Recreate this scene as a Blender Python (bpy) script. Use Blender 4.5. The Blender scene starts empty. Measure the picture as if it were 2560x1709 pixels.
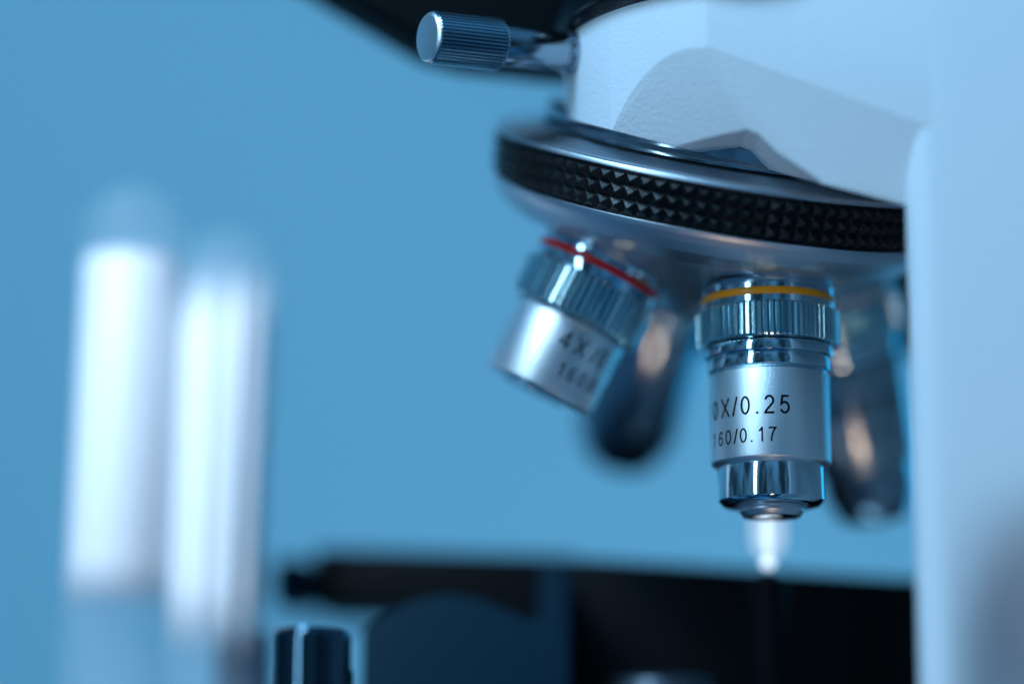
import bpy, bmesh, math, random
from mathutils import Vector, Matrix
random.seed(4)
R = math.radians
MM = 0.001                                   # everything below is written in millimetres
scene = bpy.context.scene
col = scene.collection

# ------------------------------------------------------------------ camera, world, lamps
cam = bpy.data.cameras.new('camera')
camo = bpy.data.objects.new('camera', cam); col.objects.link(camo)
camo.location = Vector((-43.42, -479.32, -106.71)) * MM
camo.rotation_euler = (R(90 + 11.5), 0, 0)
cam.sensor_width = 36; cam.lens = 100.6
cam.clip_start = 0.01; cam.clip_end = 20
cam.dof.use_dof = True
cam.dof.focus_distance = 0.4768
cam.dof.aperture_fstop = 2.3
scene.camera = camo

world = bpy.data.worlds.new('World'); scene.world = world
world.use_nodes = True
wn = world.node_tree.nodes; wl = world.node_tree.links
bg = wn['Background']
bg.inputs[1].default_value = 1.0
wtc = wn.new('ShaderNodeTexCoord'); wsep = wn.new('ShaderNodeSeparateXYZ')
wmap = wn.new('ShaderNodeMapRange'); wmap.inputs[1].default_value = -1; wmap.inputs[2].default_value = 1
wramp = wn.new('ShaderNodeValToRGB')
wl.new(wtc.outputs['Generated'], wsep.inputs[0]); wl.new(wsep.outputs['Z'], wmap.inputs[0])
wl.new(wmap.outputs[0], wramp.inputs[0])
# uneven room around the microscope: broad lighter and darker zones, stretched upright
wmp = wn.new('ShaderNodeMapping'); wmp.inputs['Scale'].default_value = (3.2, 3.2, 0.5)
wno = wn.new('ShaderNodeTexNoise'); wno.inputs['Scale'].default_value = 1.3; wno.inputs['Detail'].default_value = 3
wmr = wn.new('ShaderNodeMapRange'); wmr.interpolation_type = 'SMOOTHSTEP'
for q, v in ((1, 0.40), (2, 0.62), (3, 0.25), (4, 1.7)): wmr.inputs[q].default_value = v
wvm = wn.new('ShaderNodeVectorMath'); wvm.operation = 'SCALE'
wl.new(wtc.outputs['Generated'], wmp.inputs[0]); wl.new(wmp.outputs[0], wno.inputs['Vector']); wl.new(wno.outputs[0], wmr.inputs[0])
wl.new(wramp.outputs[0], wvm.inputs[0]); wl.new(wmr.outputs[0], wvm.inputs['Scale']); wl.new(wvm.outputs[0], bg.inputs[0])
e = wramp.color_ramp.elements
e[0].position = 0.25; e[0].color = (0.02, 0.10, 0.22, 1)
e[1].position = 0.85; e[1].color = (0.05, 0.16, 0.30, 1)
m_ = e.new(0.52); m_.color = (0.035, 0.10, 0.17, 1)

def area(name, loc, target, sx, sy, power, color):
    l = bpy.data.lights.new(name, 'AREA'); l.shape = 'RECTANGLE'
    l.size = sx * MM; l.size_y = sy * MM; l.energy = power; l.color = color
    o = bpy.data.objects.new(name, l); col.objects.link(o)
    o.location = Vector(loc) * MM
    d = (Vector(target) - Vector(loc)).normalized()
    o.rotation_euler = d.to_track_quat('-Z', 'Y').to_euler()
    return o
    return o
area('strip_lamp', (-390, -465, 130), (0, 0, 0), 32, 520, 1.1, (0.50, 0.79, 1.0))
area('front_softbox', (-370, -450, 700), (0, -20, 10), 300, 300, 9.4, (0.335, 0.62, 0.92))
rim = area('teal_rim_fill', (330, 330, 20), (60, 0, -20), 260, 480, 0.16, (0.0, 0.50, 1.0))  # unseen light added to tint the metal's right edges teal
rim.data.spread = R(80)
wrm = area('warm_lamp', (-15, -270, -420), (15, 35, -15), 40, 40, 0.020, (1.0, 0.66, 0.46))
wrm.data.spread = R(60)
wal = area('wall_fill', (170, 190, -300), (60, 400, 60), 500, 150, 0.52, (0.38, 0.72, 0.98))  # unseen light added to brighten the wall
wal.data.spread = R(100)
sp = bpy.data.lights.new('tube_spot', 'SPOT'); sp.energy = 5.8; sp.color = (0.92, 0.92, 1.0)  # unseen spot added to brighten the tubes alone
sp.spot_size = R(18); sp.spot_blend = 0.35; sp.shadow_soft_size = 0.03
spo = bpy.data.objects.new('tube_spot', sp); col.objects.link(spo)
spo.location = Vector((-265, -350, 230)) * MM
spo.rotation_euler = (Vector((-112, 40, -18)) * MM - spo.location).to_track_quat('-Z', 'Y').to_euler()

scene.view_settings.view_transform = 'Standard'
scene.view_settings.look = 'None'
scene.view_settings.exposure = 0; scene.view_settings.gamma = 1
scene.view_settings.use_curve_mapping = False

# ------------------------------------------------------------------ materials
def mat(name, color, rough=0.5, metal=0.0, bump=None, spec=0.5, rvar=None, coat=0.0, cvar=None, aniso=None):
    m = bpy.data.materials.new(name); m.use_nodes = True
    n = m.node_tree.nodes; l = m.node_tree.links; b = n['Principled BSDF']
    b.inputs['Base Color'].default_value = (*color, 1)
    b.inputs['Roughness'].default_value = rough
    b.inputs['Metallic'].default_value = metal
    b.inputs['Specular IOR Level'].default_value = spec
    b.inputs['Coat Weight'].default_value = coat
    tc = n.new('ShaderNodeTexCoord')
    def noise(scale, detail=3, stretch=None):
        t = n.new('ShaderNodeTexNoise'); t.inputs['Scale'].default_value = scale; t.inputs['Detail'].default_value = detail
        if stretch:
            mp = n.new('ShaderNodeMapping'); mp.inputs['Scale'].default_value = stretch
            l.new(tc.outputs['Object'], mp.inputs[0]); l.new(mp.outputs[0], t.inputs['Vector'])
        else:
            l.new(tc.outputs['Object'], t.inputs['Vector'])
        return t
    if bump:
        t = noise(bump[0], bump[3] if len(bump) > 3 else 2, bump[2] if len(bump) > 2 else None)
        bp = n.new('ShaderNodeBump'); bp.inputs['Strength'].default_value = 1.0; bp.inputs['Distance'].default_value = bump[1] * MM
        l.new(t.outputs[0], bp.inputs['Height']); l.new(bp.outputs[0], b.inputs['Normal'])
    if rvar:
        t = noise(rvar[0], 4, rvar[2] if len(rvar) > 2 else None)
        mr = n.new('ShaderNodeMapRange'); mr.inputs[1].default_value = 0.3; mr.inputs[2].default_value = 0.7
        mr.inputs[3].default_value = rough - rvar[1]; mr.inputs[4].default_value = rough + rvar[1]
        l.new(t.outputs[0], mr.inputs[0]); l.new(mr.outputs[0], b.inputs['Roughness'])
    if cvar:
        t = noise(cvar[0], 4)
        mx = n.new('ShaderNodeMix'); mx.data_type = 'RGBA'
        mx.inputs['A'].default_value = (*color, 1); mx.inputs['B'].default_value = (*cvar[1], 1)
        mr = n.new('ShaderNodeMapRange'); mr.inputs[1].default_value = 0.45; mr.inputs[2].default_value = 0.7
        l.new(t.outputs[0], mr.inputs[0]); l.new(mr.outputs[0], mx.inputs['Factor'])
        l.new(mx.outputs['Result'], b.inputs['Base Color'])
    return m
M = {}
M['enamel'] = mat('white_enamel', (0.75, 0.80, 0.83), 0.45, bump=(1700, 0.09, None, 1), spec=0.3)
M['chrome'] = mat('polished_chrome', (0.52, 0.68, 0.76), 0.075, 1, bump=(1500, 0.0012, (1, 1, 14)))
M['satin'] = mat('satin_aluminium', (0.78, 0.86, 0.90), 0.38, 1, bump=(5200, 0.05))
M['knurl'] = mat('knurled_steel', (0.52, 0.74, 0.80), 0.20, 1, bump=(4000, 0.02))
M['knurl_dark'] = mat('dark_knurled_steel', (0.28, 0.42, 0.50), 0.2, 1, bump=(4000, 0.02))
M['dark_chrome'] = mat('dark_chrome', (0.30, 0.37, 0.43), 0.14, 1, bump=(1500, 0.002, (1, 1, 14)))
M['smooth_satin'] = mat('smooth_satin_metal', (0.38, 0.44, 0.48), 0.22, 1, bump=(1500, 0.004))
M['turned'] = mat('turned_aluminium', (0.55, 0.62, 0.68), 0.40, 1, bump=(1500, 0.008, (1, 1, 12)), rvar=(1200, 0.04, (1, 1, 8)))
M['dullmetal'] = mat('dull_grey_metal', (0.14, 0.18, 0.22), 0.38, 1, bump=(1500, 0.03), rvar=(200, 0.08))
M['rubber'] = mat('black_grip', (0.002, 0.004, 0.006), 0.30, bump=(600, 0.05, (1, 1, 40)), spec=0.30, rvar=(500, 0.1), cvar=(260, (0.008, 0.012, 0.015)))
M['black'] = mat('black_paint', (0.002, 0.004, 0.006), 0.32, bump=(1200, 0.05), spec=0.3)
M['matte_black'] = mat('matte_black', (0.001, 0.003, 0.005), 0.6, spec=0.08)
M['slate'] = mat('dark_slate_metal', (0.0025, 0.020, 0.036), 0.6, spec=0.06)
M['knob_blue'] = mat('blue_grey_plastic', (0.03, 0.13, 0.24), 0.5)
M['gloss_black'] = mat('gloss_black', (0.06, 0.11, 0.15), 0.10, 1)
M['paint_y'] = mat('yellow_ring_paint', (1.0, 0.34, 0.004), 0.30, spec=0.4)
M['paint_r'] = mat('red_ring_paint', (0.50, 0.006, 0.006), 0.35, spec=0.4)
M['paint_b'] = mat('blue_ring_paint', (0.02, 0.12, 0.35), 0.3)
M['paint_w'] = mat('pale_ring_paint', (0.55, 0.50, 0.42), 0.3)
M['ink'] = mat('engraving_ink', (0.002, 0.005, 0.008), 0.6, spec=0.1)
M['lens'] = mat('lens_glass', (0.01, 0.015, 0.02), 0.04, spec=0.9, coat=1)
M['wall'] = mat('blue_wall', (0.23, 0.45, 0.54), 0.9, spec=0.1, cvar=(3, (0.235, 0.455, 0.545)))
g = bpy.data.materials.new('clear_glass'); g.use_nodes = True
gb = g.node_tree.nodes['Principled BSDF']; gb.inputs['Alpha'].default_value = 0.09
gb.inputs['Roughness'].default_value = 0.2; gb.inputs['Base Color'].default_value = (0.75, 0.9, 1, 1)
M['glass'] = g
lm = bpy.data.materials.new('glow_shell'); lm.use_nodes = True  # emissive material for the added highlight glow
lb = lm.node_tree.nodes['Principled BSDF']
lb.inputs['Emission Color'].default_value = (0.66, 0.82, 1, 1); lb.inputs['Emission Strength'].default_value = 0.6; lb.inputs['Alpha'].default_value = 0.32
M['glow'] = lm
M['core'] = lm.copy(); M['core'].name = 'glow_core'
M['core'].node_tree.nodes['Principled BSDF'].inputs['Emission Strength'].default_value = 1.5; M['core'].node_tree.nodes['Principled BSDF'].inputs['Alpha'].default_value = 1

# ------------------------------------------------------------------ helpers
def link(name, verts, faces, m, parent=None, ang=30, bev=None):
    me = bpy.data.meshes.new(name)
    me.from_pydata([Vector(v) * MM for v in verts], [], faces)
    bm = bmesh.new(); bm.from_mesh(me)
    bmesh.ops.remove_doubles(bm, verts=bm.verts, dist=1e-7)
    bmesh.ops.recalc_face_normals(bm, faces=bm.faces)
    bm.to_mesh(me); bm.free()
    return fin(name, me, m, parent, ang)
def fin(name, me, m, parent, ang):
    me.materials.append(m)
    if ang:
        me.polygons.foreach_set('use_smooth', [True] * len(me.polygons))
        me.set_sharp_from_angle(angle=R(ang))
    o = bpy.data.objects.new(name, me); col.objects.link(o)
    if parent: o.parent = parent
    return o
def chamfer(pts, b):
    out = [pts[0]]
    for i in range(1, len(pts) - 1):
        p = Vector(pts[i]); a = Vector(pts[i - 1]); c = Vector(pts[i + 1])
        la, lc = (a - p).length, (c - p).length
        bb = min(b, la * .4, lc * .4)
        p1 = p + (a - p) * (bb / la); p2 = p + (c - p) * (bb / lc)
        out += [tuple(p1), tuple((p1 + p2) / 2 * .6 + p * .4), tuple(p2)]
    out.append(pts[-1]); return out
def lathe(name, prof, m, parent=None, seg=128, b=0.12, rf=None, ang=30, closed=False, center=(0, 0)):
    prof = chamfer(prof, b) if b else prof
    V, F = [], []
    n = len(prof)
    for r, z in prof:
        for k in range(seg):
            t = 2 * math.pi * k / seg
            rr = rf(r, z, k) if rf else r
            V.append((center[0] + rr * math.cos(t), center[1] + rr * math.sin(t), z))
    rng = n if closed else n - 1
    for i in range(rng):
        j = (i + 1) % n
        for k in range(seg):
            k2 = (k + 1) % seg
            F.append((i * seg + k, i * seg + k2, j * seg + k2, j * seg + k))
    return link(name, V, F, m, parent, ang)
def box_bm(x0, x1, y0, y1, z0, z1):
    bm = bmesh.new(); bmesh.ops.create_cube(bm, size=1)
    for v in bm.verts:
        v.co = Vector(((x0 + x1) / 2 + v.co.x * (x1 - x0), (y0 + y1) / 2 + v.co.y * (y1 - y0), (z0 + z1) / 2 + v.co.z * (z1 - z0)))
    return bm
def bm_obj(name, bm, m, parent, bev=0, seg=3, ang=30, minang=20):
    if bev:
        es = [x for x in bm.edges if len(x.link_faces) == 2 and x.calc_face_angle() > R(minang)]
        bmesh.ops.bevel(bm, geom=es, offset=bev, segments=seg, profile=0.5, affect='EDGES', clamp_overlap=True)
    for v in bm.verts: v.co *= MM
    bmesh.ops.recalc_face_normals(bm, faces=bm.faces)
    me = bpy.data.meshes.new(name); bm.to_mesh(me); bm.free()
    return fin(name, me, m, parent, ang)
def prism_bm(outline, axis, a0, a1):
    """outline: 2D polygon; axis 'z' -> outline is (x,y); axis 'y' -> outline is (x,z)"""
    bm = bmesh.new(); lo, hi = [], []
    for p, q in outline:
        if axis == 'z': lo.append(bm.verts.new((p, q, a0))); hi.append(bm.verts.new((p, q, a1)))
        else: lo.append(bm.verts.new((p, a0, q))); hi.append(bm.verts.new((p, a1, q)))
    bm.faces.new(lo); bm.faces.new(list(reversed(hi)))
    n = len(lo)
    for i in range(n): bm.faces.new((lo[i], hi[i], hi[(i + 1) % n], lo[(i + 1) % n]))
    bmesh.ops.recalc_face_normals(bm, faces=bm.faces)
    return bm
def cut(bm, co, no):
    """remove what lies on the side the normal points to, and close the cut"""
    g_ = bm.verts[:] + bm.edges[:] + bm.faces[:]
    r = bmesh.ops.bisect_plane(bm, geom=g_, dist=1e-5, plane_co=Vector(co), plane_no=Vector(no).normalized(), clear_outer=True)
    ed = [x for x in r['geom_cut'] if isinstance(x, bmesh.types.BMEdge)]
    if ed: bmesh.ops.edgeloop_fill(bm, edges=ed)
    bmesh.ops.recalc_face_normals(bm, faces=bm.faces)
def empty(name, loc=(0, 0, 0)):
    o = bpy.data.objects.new(name, None); col.objects.link(o); o.location = Vector(loc) * MM
    o.empty_display_size = 0.02
    return o
def tag(o, label=None, cat=None, group=None, kind=None):
    if label: o['label'] = label
    if cat: o['category'] = cat
    if group: o['group'] = group
    if kind: o['kind'] = kind
    return o
SW = 0.118
def arc(cx, cy, rx, ry, a0, a1, n=18):
    return [(cx + rx * math.cos(R(a0 + (a1 - a0) * q / n)), cy + ry * math.sin(R(a0 + (a1 - a0) * q / n))) for q in range(n + 1)]
GL = {
    '0': [arc(.275, .5, .215, .445, 90, 450, 40)],
    '1': [[(.10, .74), (.22, .82), (.32, .985)], [(.32, 1.0), (.32, 0)]],
    '2': [arc(.27, .70, .205, .245, 170, -35, 18) + [(.10, .16), (.055, .052), (.53, .052)]],
    '4': [[(.41, 0), (.41, .97), (.03, .285), (.56, .285)]],
    '5': [[(.49, .945), (.145, .945), (.085, .52)] + arc(.265, .335, .22, .285, 128, -160, 22)],
    '6': [arc(.28, .31, .205, .26, 180, 540, 32), [(.075, .31), (.082, .60), (.14, .80), (.22, .91), (.31, .948), (.41, .91), (.475, .79)]],
    '7': [[(.04, .945), (.52, .945), (.36, .68), (.26, .38), (.215, 0)]],
    'X': [[(.03, 0), (.60, 1.0)], [(.60, 0), (.03, 1.0)]],
    '/': [[(.0, -.02), (.27, 1.02)]],
    '.': [[(.14, 0), (.14, .12)]],
}
def glyph(ch):
    """strokes of even width, as an engraving tool leaves them"""
    vs, fs = [], []
    w = SW if ch != '.' else .125
    for line in GL[ch]:
        pts = [Vector(p) for p in line]
        fine = [pts[0]]
        for p, q in zip(pts, pts[1:]):
            n_ = max(1, int((q - p).length / .08))
            fine += [p + (q - p) * (k / n_) for k in range(1, n_ + 1)]
        closed = (pts[0] - pts[-1]).length < 1e-4
        L_ = len(fine); b0 = len(vs)
        for k, p in enumerate(fine):
            a = fine[k - 1] if k else (fine[-2] if closed else p)
            b = fine[k + 1] if k < L_ - 1 else (fine[1] if closed else p)
            d1 = (p - a).normalized() if (p - a).length > 1e-6 else (b - p).normalized()
            d2 = (b - p).normalized() if (b - p).length > 1e-6 else d1
            t_ = (d1 + d2).normalized(); nv = Vector((-t_.y, t_.x))
            k_ = w / 2 / max(.35, nv.dot(Vector((-d1.y, d1.x))))
            vs += [p + nv * k_, p - nv * k_]
        fs += [(b0 + 2 * k, b0 + 2 * k + 1, b0 + 2 * k + 3, b0 + 2 * k + 2) for k in range(L_ - 1)]
    return [Vector((v.x, v.y, 0)) for v in vs], fs
def engraving(chars, rad, parent, rot=0, sx=1.0):
    """chars: (char, degrees round the barrel, base height, cap height) wrapped round a barrel"""
    V, F = [], []
    for ch, deg, z0, h in chars:
        vs, fs = glyph(ch)
        xs = [v.x for v in vs]; cx = (min(xs) + max(xs)) / 2
        off = len(V)
        for q, v in enumerate(vs):
            a = R(deg + rot) + (v.x - cx) * h * sx / rad
            V.append(((rad + .03) * math.sin(a), -(rad + .03) * math.cos(a), z0 + v.y * h))
        for f in fs: F.append(tuple(off + q for q in f))
    return link('engraved_lettering', V, F, M['ink'], parent, 0)

# ------------------------------------------------------------------ backdrop
wall = bm_obj('wall', box_bm(-900, 900, 400, 420, -700, 900), M['wall'], None)
tag(wall, 'plain pale blue wall far behind the microscope, out of focus', 'wall', kind='structure')

# ------------------------------------------------------------------ microscope
scope = tag(empty('microscope', (20, 0, -90)), 'white enamelled laboratory microscope with black revolving nosepiece and four silver objectives', 'microscope')
def P(o):
    """keep world placement under the empty"""
    o.parent = scope; o.location = Vector(o.location) - scope.location
    return o

# nosepiece frame
AL, PH = R(23.15), R(23.26)
h = Vector((math.sin(PH), -math.cos(PH), 0)); up = Vector((0, 0, 1))
nn = math.cos(AL) * up + math.sin(AL) * h           # up along the turret's own axis
rr = math.cos(AL) * h - math.sin(AL) * up           # towards the objective in use
ss = nn.cross(rr)
Cn = -23.71 * rr
def frame_matrix(x, y, z, o):
    m = Matrix(((x.x, y.x, z.x, o.x * MM), (x.y, y.y, z.y, o.y * MM), (x.z, y.z, z.z, o.z * MM), (0, 0, 0, 1)))
    return m

# --- head block: rounded nose, flat flank, slanted underside and two chamfer facets
out = []
rad = 34.0
for k in range(0, 141):
    a = R(-90 - 20 + 0) - R(k * 1.0)                # start facing front-left of the flank, run round the left to the back
    out.append((rad * math.cos(a + R(0)), rad * math.sin(a)))
# flank goes right from the first point with a shallow angle towards the camera
fx, fy = out[0]
flank = R(8)
outline = [(fx + 95 * math.cos(flank), fy - 95 * math.sin(flank))] + out + [(80, out[-1][1] + 4)]
def flank_y(x): return fy - (x - fx) * math.tan(flank)
P1 = Vector((-13.2, fy, 35.0))
bm = prism_bm(outline, 'z', 0, 46)
under = Vector((0, 0, 1)) * math.cos(AL) + h * math.sin(AL)
cut(bm, Vector((0, 0, 21.5)), Vector((-0.263, 0.294, -1)))               # underside parallel to the turret
# facet under the nose
Q1 = Vector((-26.4, -20.9, 21.9)); Q2 = Vector((-4.7, -30.0, 19.4))
n1 = (Q1 - P1).cross(Q2 - P1).normalized()
if n1.z > 0: n1 = -n1
cut(bm, P1, n1)
T2 = Vector((19.2, flank_y(19.2), 20.4))
n2 = (Q2 - P1).cross(T2 - P1).normalized()
if n2.z > 0: n2 = -n2
cut(bm, P1, n2)
def boolean_cut(bm, cutter):
    a = bpy.data.meshes.new('a'); bm.to_mesh(a); bm.free(); b_ = bpy.data.meshes.new('b'); cutter.to_mesh(b_); cutter.free()
    oa = bpy.data.objects.new('a', a); ob = bpy.data.objects.new('b', b_); col.objects.link(oa); col.objects.link(ob)
    md = oa.modifiers.new('cut', 'BOOLEAN'); md.object = ob; md.operation = 'DIFFERENCE'; md.solver = 'EXACT'
    res = bpy.data.meshes.new_from_object(oa.evaluated_get(bpy.context.evaluated_depsgraph_get()))
    nb = bmesh.new(); nb.from_mesh(res)
    for x in (oa, ob): bpy.data.objects.remove(x)
    for x in (a, b_, res): bpy.data.meshes.remove(x)
    bmesh.ops.dissolve_limit(nb, angle_limit=R(.5), verts=nb.verts[:], edges=nb.edges[:])
    return nb
bm = boolean_cut(bm, prism_bm([(-24.2, 20.9), (-17.0, 18.6), (-10.5, 19.5), (-5.2, 20.0), (-3.4, 19.2), (-0.5, 16.2), (6.5, 11.2), (6.5, 2), (-24.2, 2)], 'y', -60, -13.5))
head = P(bm_obj('head_block', bm, M['enamel'], None, bev=1.5, seg=5, ang=25, minang=12))

# --- arm column at the right
def smooth(t): t = max(0, min(1, t)); return t * t * (3 - 2 * t)
def arm_y(x, z):
    # flat above, scooped back towards the lower right
    return flank_y(x) - 0.06 + 16 * smooth((x - 23) / 20) * smooth((-38 - z) / 34)
AV, AF = [], []
arm_in = [(120, 90), (62, 60), (48, 2), (27, -24), (22.6, -31)]
zs = [-190 + q * 4 for q in range(71)]
for z in zs:
    row = []
    for t in range(7):                               # rounded front left corner, then the broad face
        a = R(160 + t * (260 - 160) / 6)
        row.append((24.1 + 4.2 * math.cos(a), flank_y(23.6) + 4.2 + 4.2 * math.sin(a)))
    xs_ = [25.0 + (q / 24) * 95 for q in range(25)]
    row += [(x, arm_y(x, z)) for x in xs_]
    row += arm_in[:-1]
    AV += [(x, y, z) for x, y in row]
nr = len(AV) // len(zs)
for a in range(len(zs) - 1):
    for b in range(nr):
        b2 = (b + 1) % nr
        AF.append((a * nr + b, a * nr + b2, (a + 1) * nr + b2, (a + 1) * nr + b))
AF.append(tuple(range(nr))); AF.append(tuple(reversed(range((len(zs) - 1) * nr, len(zs) * nr))))
arm = P(link('arm', AV, AF, M['enamel'], None, 40))

# --- black head above
ring = P(lathe('head_ring', [(20, 42.6), (33.4, 42.6), (36.2, 44.2), (37.2, 47), (37.2, 52), (20, 52)], M['black'], seg=160, b=.5))
bm = prism_bm([(-130, 92), (-96, 69.5), (-78, 58.2), (-60.5, 47.6), (-53.5, 45.6), (-34, 43.6), (20, 43.0), (60, 43.0), (60, 110), (-130, 110)], 'y', 8, 26)
eye = P(bm_obj('eyepiece_head', bm, M['matte_black'], None, bev=2.0, seg=4))

# --- thumb screw
A = Vector((-57.6, -22.5, 38.0)); B = Vector((-31.2, -7.5, 39.6)); ax = (A - B).normalized()
xx = ax.cross(Vector((0, 0, 1))).normalized(); yy = ax.cross(xx)
L = (A - B).length
V_CUT = (0, 0, 0, .5, 1, .5, 0, 0)                # flat crest, V-shaped groove
def tooth(n_, depth, per=8):
    def f(r, z, k):
        return r - depth * V_CUT[k % per] if r > f.rmin else r
    return f
f = tooth(40, 0.30, 8); f.rmin = 4.25
screw = lathe('thumb_screw', [(0, -2), (3.7, -2), (3.7, 2.2), (3.9, 2.4), (3.9, 3.6), (3.2, 3.8), (3.2, 4.4), (3.5, 4.6), (3.5, 16.8), (2.0, 17.0)], M['dark_chrome'], seg=96, b=.12)
screw.matrix_world = frame_matrix(xx, yy, ax, B); P(screw)
lathe('knurled_head', [(2.0, 16.7), (4.1, 16.7), (4.42, 17.0), (4.42, L - .7), (4.15, L - .4)], M['knurl_dark'], screw, seg=44 * 8, b=0, rf=f, ang=18)
lathe('end_face', [(4.17, L - .42), (3.75, L), (0.01, L)], M['satin'], screw, seg=96, b=.08)

# --- turret (nosepiece)
nose = lathe('nosepiece', [(0.01, -9.5), (7, -9.5), (9.5, -6.3), (30.5, 2.9), (34.5, 4.2), (37.6, 6.2), (39.2, 8.1), (39.9, 9.4), (40.1, 10.2), (40.1, 10.45), (38.6, 10.5), (38.6, 17.9), (40.6, 17.95),
                           (41.0, 18.2), (40.7, 18.9), (39.9, 19.1), (39.4, 18.75), (38.8, 19.2), (38.2, 19.3), (34.4, 20.35), (30.5, 20.7), (10, 21)],
             M['turned'], seg=256, b=.15, ang=28)
nose.matrix_world = frame_matrix(rr, ss, nn, Cn); P(nose)
lathe('dovetail_ring', [(28, 20.8), (33.6, 20.9), (33.4, 21.6), (32.6, 22.2), (32.6, 24.0), (32.2, 24.4), (20, 24.5)], M['dark_chrome'], nose, seg=200, b=.1)
# grip ring: three rows of square pyramids
NP = 102
V, F = [], []
t0, t1 = 10.75, 17.65
def rg(t): return 39.75 + (t - t0) / (t1 - t0) * 0.65
def pt(ang, r, t): return (r * math.cos(ang), r * math.sin(ang), t)
for i in range(NP):
    for j in range(3):
        a0 = 2 * math.pi * i / NP; a1 = 2 * math.pi * (i + 1) / NP
        u0 = t0 + (t1 - t0) * j / 3; u1 = t0 + (t1 - t0) * (j + 1) / 3
        da = (a1 - a0) * .035; du = .08
        b_ = len(V)
        V += [pt(a0 + da, rg(u0), u0 + du), pt(a1 - da, rg(u0), u0 + du), pt(a1 - da, rg(u1), u1 - du), pt(a0 + da, rg(u1), u1 - du)]
        V += [pt((a0 + a1) / 2 + .0, rg((u0 + u1) / 2) + 0.95, (u0 + u1) / 2)]
        F += [(b_, b_ + 1, b_ + 4), (b_ + 1, b_ + 2, b_ + 4), (b_ + 2, b_ + 3, b_ + 4), (b_ + 3, b_, b_ + 4)]
        # thin raised web between cells
        c_ = len(V)
        V += [pt(a0, rg(u0) + .05, u0), pt(a1, rg(u0) + .05, u0), pt(a1, rg(u1) + .05, u1), pt(a0, rg(u1) + .05, u1)]
        for q in range(4):
            F.append((b_ + q, c_ + q, c_ + (q + 1) % 4, b_ + (q + 1) % 4))
S = NP
prof = [(38.7, t0 - .18), (rg(t0) + .15, t0 - .18), (rg(t0) + .15, t0 - .02), (rg(t0) + .05, t0)]
prof2 = [(rg(t1) + .05, t1), (rg(t1) + .2, t1 + .02), (rg(t1) + .2, t1 + .2), (38.7, t1 + .2)]
for pr in (prof, prof2):
    for q in range(len(pr) - 1):
        for i in range(NP):
            a0 = 2 * math.pi * i / NP; a1 = 2 * math.pi * (i + 1) / NP
            b_ = len(V)
            V += [pt(a0, *pr[q]), pt(a1, *pr[q]), pt(a1, *pr[q + 1]), pt(a0, *pr[q + 1])]
            F.append((b_, b_ + 1, b_ + 2, b_ + 3))
grip = link('grip_ring', V, F, M['rubber'], nose, 0)

# --- objectives
def objective(spec, name_label, loc, axis_down, ref, spin=0):
    """root mesh is the barrel, everything else a sub-part; local -Z runs down the barrel, local -Y is the front"""
    sm, ch = M['satin'], M['chrome']
    z0, z1, rb = spec['barrel']
    o = lathe('objective', [(rb - 1.5, z0), (rb, z0), (rb, z1), (rb - .35, z1 - .35), (rb - 1.1, z1 - .75), (rb - 2.2, z1 - .75)], spec.get('barrel_mat', sm), seg=192, b=.08)
    k0, k1 = spec['knurl']
    lathe('mounting_collar', [(3, .3), (10.6, .3), (10.9, .0), (11.25, -.5), (11.25, k0), (9.5, k0 - .02)], ch, o, seg=160, b=.08)
    if 'band' in spec:
        bc, bm_ = spec['band'], M[spec['band_mat']]
        lathe('colour_ring', [(11.2, bc + .68), (11.38, bc + .55), (11.5, bc), (11.38, bc - .55), (11.2, bc - .68)], bm_, o, seg=160, b=.05)
    nt, dt = spec.get('teeth', (74, 0.6))
    fk = tooth(nt, dt, 8); fk.rmin = 11.2
    lathe('knurled_ring', [(11.0, k0), (11.5, k0), (12.15, k0 - .45), (12.15, k1 + .3), (11.95, k1), (10.5, k1)], M['knurl'], o, seg=nt * 8, b=0, rf=fk, ang=18)
    lathe('stepped_collar', [(10.2, k1), (10.2, k1 - .25), (10.95, k1 - .35), (11.0, k1 - 2.1), (10.2, k1 - 2.3), (10.1, k1 - 2.5), (10.4, k1 - 2.6), (10.4, k1 - 4.4), (9.9, k1 - 4.6), (9.6, z0 + .05), (9.0, z0 + .05)]
          if spec.get('collar', True) else [(10.2, k1), (9.9, k1 - .3), (9.6, z0 + .02), (9, z0)], ch, o, seg=160, b=.08)
    lathe('front_sleeve', spec['sleeve'], spec.get('sleeve_mat', ch), o, seg=160, b=.12)
    lathe('front_lens_mount', spec['tip'], M['turned'], o, seg=96, b=.1)
    r_, zt = spec['lens']
    lathe('front_lens', [(r_, zt), (r_ * .7, zt - .05), (0.01, zt + .1)], M['lens'], o, seg=64, b=0)
    if spec.get('text'): engraving(spec['text'], rb, o, spin)
    z = -axis_down.normalized()
    y = -(ref - ref.dot(z) * z).normalized()
    x = y.cross(z)
    o.matrix_world = frame_matrix(x, y, z, loc); P(o)
    o['label'] = name_label
    return o
L1, H1, L2, H2 = -23.35, 3.15, -28.05, 2.45
text10 = [('1', -92, L1, H1), ('0', -70, L1, H1), ('X', -52.5, L1, H1), ('/', -40.2, L1, H1), ('0', -29, L1, H1), ('.', -17.3, L1, H1), ('2', -6, L1, H1), ('5', 9, L1, H1),
          ('1', -73, L2, H2), ('6', -60, L2, H2), ('0', -49, L2, H2), ('/', -39.8, L2, H2), ('0', -31.5, L2, H2), ('.', -23, L2, H2), ('1', -14.2, L2, H2), ('7', -2.7, L2, H2)]
def text_line(s, a0, step, z, hh):
    outl = []; a = a0
    for c_ in s:
        outl.append((c_, a, z, hh)); a += step * (0.62 if c_ in './' else 1.0)
    return outl
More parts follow.
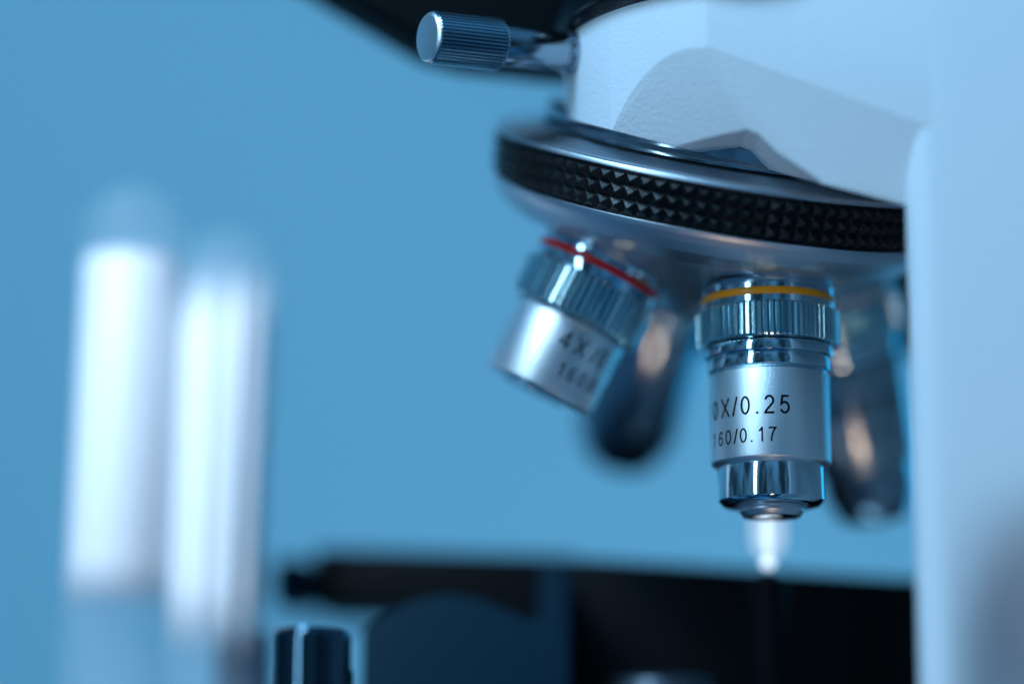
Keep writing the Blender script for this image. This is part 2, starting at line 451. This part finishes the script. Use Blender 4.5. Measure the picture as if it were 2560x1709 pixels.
spec10 = dict(barrel=(-15.4, -30.3, 10.15), knurl=(-4.25, -10.3), band=-2.5, band_mat='paint_y',
              sleeve=[(8.2, -30.9), (8.95, -31.0), (8.95, -36.7), (8.15, -37.5), (6.3, -37.6), (6.2, -37.2), (5.5, -37.2)],
              tip=[(5.7, -37.0), (5.9, -37.6), (5.9, -37.9), (5.45, -38.0), (5.45, -38.5), (4.8, -39.4), (4.3, -39.45), (4.2, -39.2)], lens=(4.25, -39.25), text=text10)
spec4 = dict(barrel=(-13.0, -25.6, 10.15), knurl=(-5.0, -12.4), teeth=(56, 0.95), band=-2.5, band_mat='paint_r', collar=False,
             sleeve=[(9.2, -25.9), (9.3, -26.3), (8.6, -26.6), (6.5, -26.6), (6.3, -24)],
             tip=[(6.4, -24.0), (5.0, -24.0)], lens=(5.2, -24.0),
             text=text_line('4X/0.10', 6, 17.5, -18.2, 3.1) + text_line('160/0.17', 15, 12.5, -22.8, 2.5))
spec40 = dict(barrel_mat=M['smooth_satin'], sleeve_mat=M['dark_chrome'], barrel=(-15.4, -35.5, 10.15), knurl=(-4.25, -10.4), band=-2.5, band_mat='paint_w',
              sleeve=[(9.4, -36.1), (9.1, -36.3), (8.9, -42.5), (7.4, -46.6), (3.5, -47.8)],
              tip=[(3.8, -47.6), (3.6, -48.2), (2.2, -48.3)], lens=(2.3, -48.28),
              text=text_line('40X/0.65', -50, 14, -24.6, 3.3) + text_line('160/0.17', -44, 11, -29.4, 2.6))
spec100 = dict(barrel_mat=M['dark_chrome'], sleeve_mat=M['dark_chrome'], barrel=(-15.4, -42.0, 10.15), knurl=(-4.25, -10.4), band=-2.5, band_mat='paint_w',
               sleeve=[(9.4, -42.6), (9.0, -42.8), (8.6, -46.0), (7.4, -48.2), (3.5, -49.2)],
               tip=[(3.8, -49.1), (3.6, -49.7), (2.2, -49.8)], lens=(2.3, -49.78))
tocam = Vector((0, -1, 0))
def slot(deg, rad_, splay):
    a = R(deg)
    rk = math.cos(a) * rr + math.sin(a) * ss
    return Cn + rad_ * rk, -math.cos(R(splay)) * nn + math.sin(R(splay)) * rk
objective(spec10, 'silver objective with yellow ring, upright and in focus', slot(0, 23.71, 23.15)[0] + Vector((0.45, 0, 0)), Vector((0, 0, -1)), tocam)
objective(spec4, 'short silver objective with red ring, tilted out to the left', *slot(282, 22.5, 22), tocam)
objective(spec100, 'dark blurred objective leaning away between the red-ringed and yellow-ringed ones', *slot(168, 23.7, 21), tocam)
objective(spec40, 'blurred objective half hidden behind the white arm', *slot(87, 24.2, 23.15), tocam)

# --- stage and what is mounted on it
bm = box_bm(-33.04, 70, 58, 150, -130, -38.56)
for v in bm.verts:
    if v.co.x > 0 and v.co.z > -60: v.co.z = -44.99
stage = P(bm_obj('stage', bm, M['matte_black'], None, bev=1.2))
bm = box_bm(0, 66, 56.8, 58.4, -90, -56); o = bm_obj('recessed_panel', bm, M['matte_black'], stage, bev=.4); o.location = -stage.location - scope.location + stage.location
holder = P(bm_obj('slide_holder', prism_bm([(-81.96, -34.96), (-30.0, -36.4), (-30.0, -59.61), (-56.67, -59.61), (-62.99, -47.49), (-81.96, -46.97)], 'y', 72, 100), M['matte_black'], None, bev=2))
bar = P(bm_obj('holder_end', box_bm(-90.37, -82.35000000000001, 76, 96, -45.94, -36.46), M['slate'], None, bev=2))
brk = P(bm_obj('stage_bracket', prism_bm([(-70.55, -54.47), (-64.83, -51.04), (-60.67, -49.37), (-55.47, -48.33), (-49.23, -49.17), (-44.54, -51.04), (-40.38, -52.91), (-38.41, -52.91), (-38.2, -43.13), (-32.58, -42.72), (-33.1, -120.54), (-70.55, -120.54)], 'y', 36, 68), M['slate'], None, bev=2.5, seg=4))
knob = P(lathe('stage_knob', [(0.01, -59.8), (5.3, -59.9), (6.1, -60.4), (6.4, -61.4), (6.4, -110), (0.01, -110)], M['gloss_black'], seg=96, b=.3, center=(-75.6, -19)))
lathe('knob_flange', [(5, -66.3), (6.5, -66.3), (6.7, -67), (6.7, -110), (5, -110)], M['gloss_black'], knob, seg=96, b=.3, center=(-75.6, -17))
f2 = tooth(30, .5, 8); f2.rmin = 4.5
rk = P(lathe('ribbed_knob', [(0.01, -52.0), (5.0, -52.0), (5.5, -52.7), (5.5, -110), (0.01, -110)], M['knob_blue'], seg=30 * 8, b=0, rf=f2, center=(-94.3, 65)))
cond = P(lathe('condenser_collar', [(0.01, -62.8), (9.6, -62.8), (10.6, -63.8), (10.6, -120), (0.01, -120)], M['dullmetal'], seg=128, b=.4, center=(-16, 46)))
# glow added for a blurred highlight just behind the objective in use
lt = P(lathe('highlight_glow', [(0.01, -30), (2.4, -30.2), (3.3, -31.5), (3.4, -36), (3.4, -39.4), (2.9, -41.2), (1.6, -42.2), (0.01, -42.5)], M['glow'], seg=48, b=0, center=(2.5, 30)))
lathe('highlight_core', [(0.01, -31), (.75, -31.2), (.75, -40.0), (.4, -41.0), (.4, -42.4), (1.0, -42.8), (1.3, -43.4), (1.0, -44.1), (.01, -44.5)], M['core'], lt, seg=32, b=0, center=(2.3, 29.6))
lathe('glow_support', [(0.01, -44.8), (1.6, -44.9), (3.4, -46.4), (3.6, -70), (0.01, -70)], M['matte_black'], lt, seg=48, b=.2, center=(2.3, 31))  # support added under the glow, lost against the dark stage

def painted_streak(name, z0, z1, s0, s1):
    """white painted-in highlight that thins out towards its two ends (z in mm above the tube's foot)"""
    m = mat(name, (0.88, 0.90, 0.92), 0.35, spec=0.4)
    n = m.node_tree.nodes; l = m.node_tree.links
    tc = n.new('ShaderNodeTexCoord'); sp_ = n.new('ShaderNodeSeparateXYZ'); l.new(tc.outputs['Object'], sp_.inputs[0])
    def ramp(a, b):
        r = n.new('ShaderNodeMapRange'); r.interpolation_type = 'SMOOTHSTEP'
        r.inputs[1].default_value = a * MM; r.inputs[2].default_value = b * MM
        l.new(sp_.outputs['Z'], r.inputs[0]); return r
    lo = ramp(z0, z0 + s0); hi = ramp(z1, z1 - s1)
    mu = n.new('ShaderNodeMath'); mu.operation = 'MULTIPLY'
    l.new(lo.outputs[0], mu.inputs[0]); l.new(hi.outputs[0], mu.inputs[1]); l.new(mu.outputs[0], n['Principled BSDF'].inputs['Alpha'])
    return m
# ------------------------------------------------------------------ glass tubes standing behind at the left
def tube(x, y, ztop, zf1, zf0, r, tilt, label, ribs, soft):
    t = tag(empty('test_tube', (x, y, -120)), label, 'test tube', 'out of focus test tubes beside the microscope')
    H = ztop + 120
    prof = [(r, 0)] + [(r, H - r)] + [(r * math.cos(R(q)), H - r + r * math.sin(R(q))) for q in range(10, 90, 10)] + [(0.01, H)]
    lathe('glass_wall', prof, M['glass'], t, seg=64, b=0)
    lathe('painted_highlight', [(0.01, zf0 + 120), (r * .93, zf0 + 120), (r * .93, zf1 + 120), (0.01, zf1 + 120)], painted_streak('painted_highlight_white', zf0 + 120, zf1 + 120, *soft), t, seg=192, b=.6,  # white streak painted in where the glass mirrors light
          rf=(lambda q, z, k: q * (1 - .10 * abs(math.sin(k * math.pi / 192 * 11)))) if ribs else None)
    t.rotation_euler = (0, R(tilt), 0)
    return t
tube(-118.6, 48, 31, 18, -51, 9.9, 1.5, 'taller blurred tube with solid painted-in white highlight, nearest the left edge', 0, (11, 3.5))
tube(-100.2, 50, 23.0, 17, -60, 9.4, 1.3, 'shorter blurred tube with streaky painted-in white highlight, next to the dark stage', 1, (16, 16))
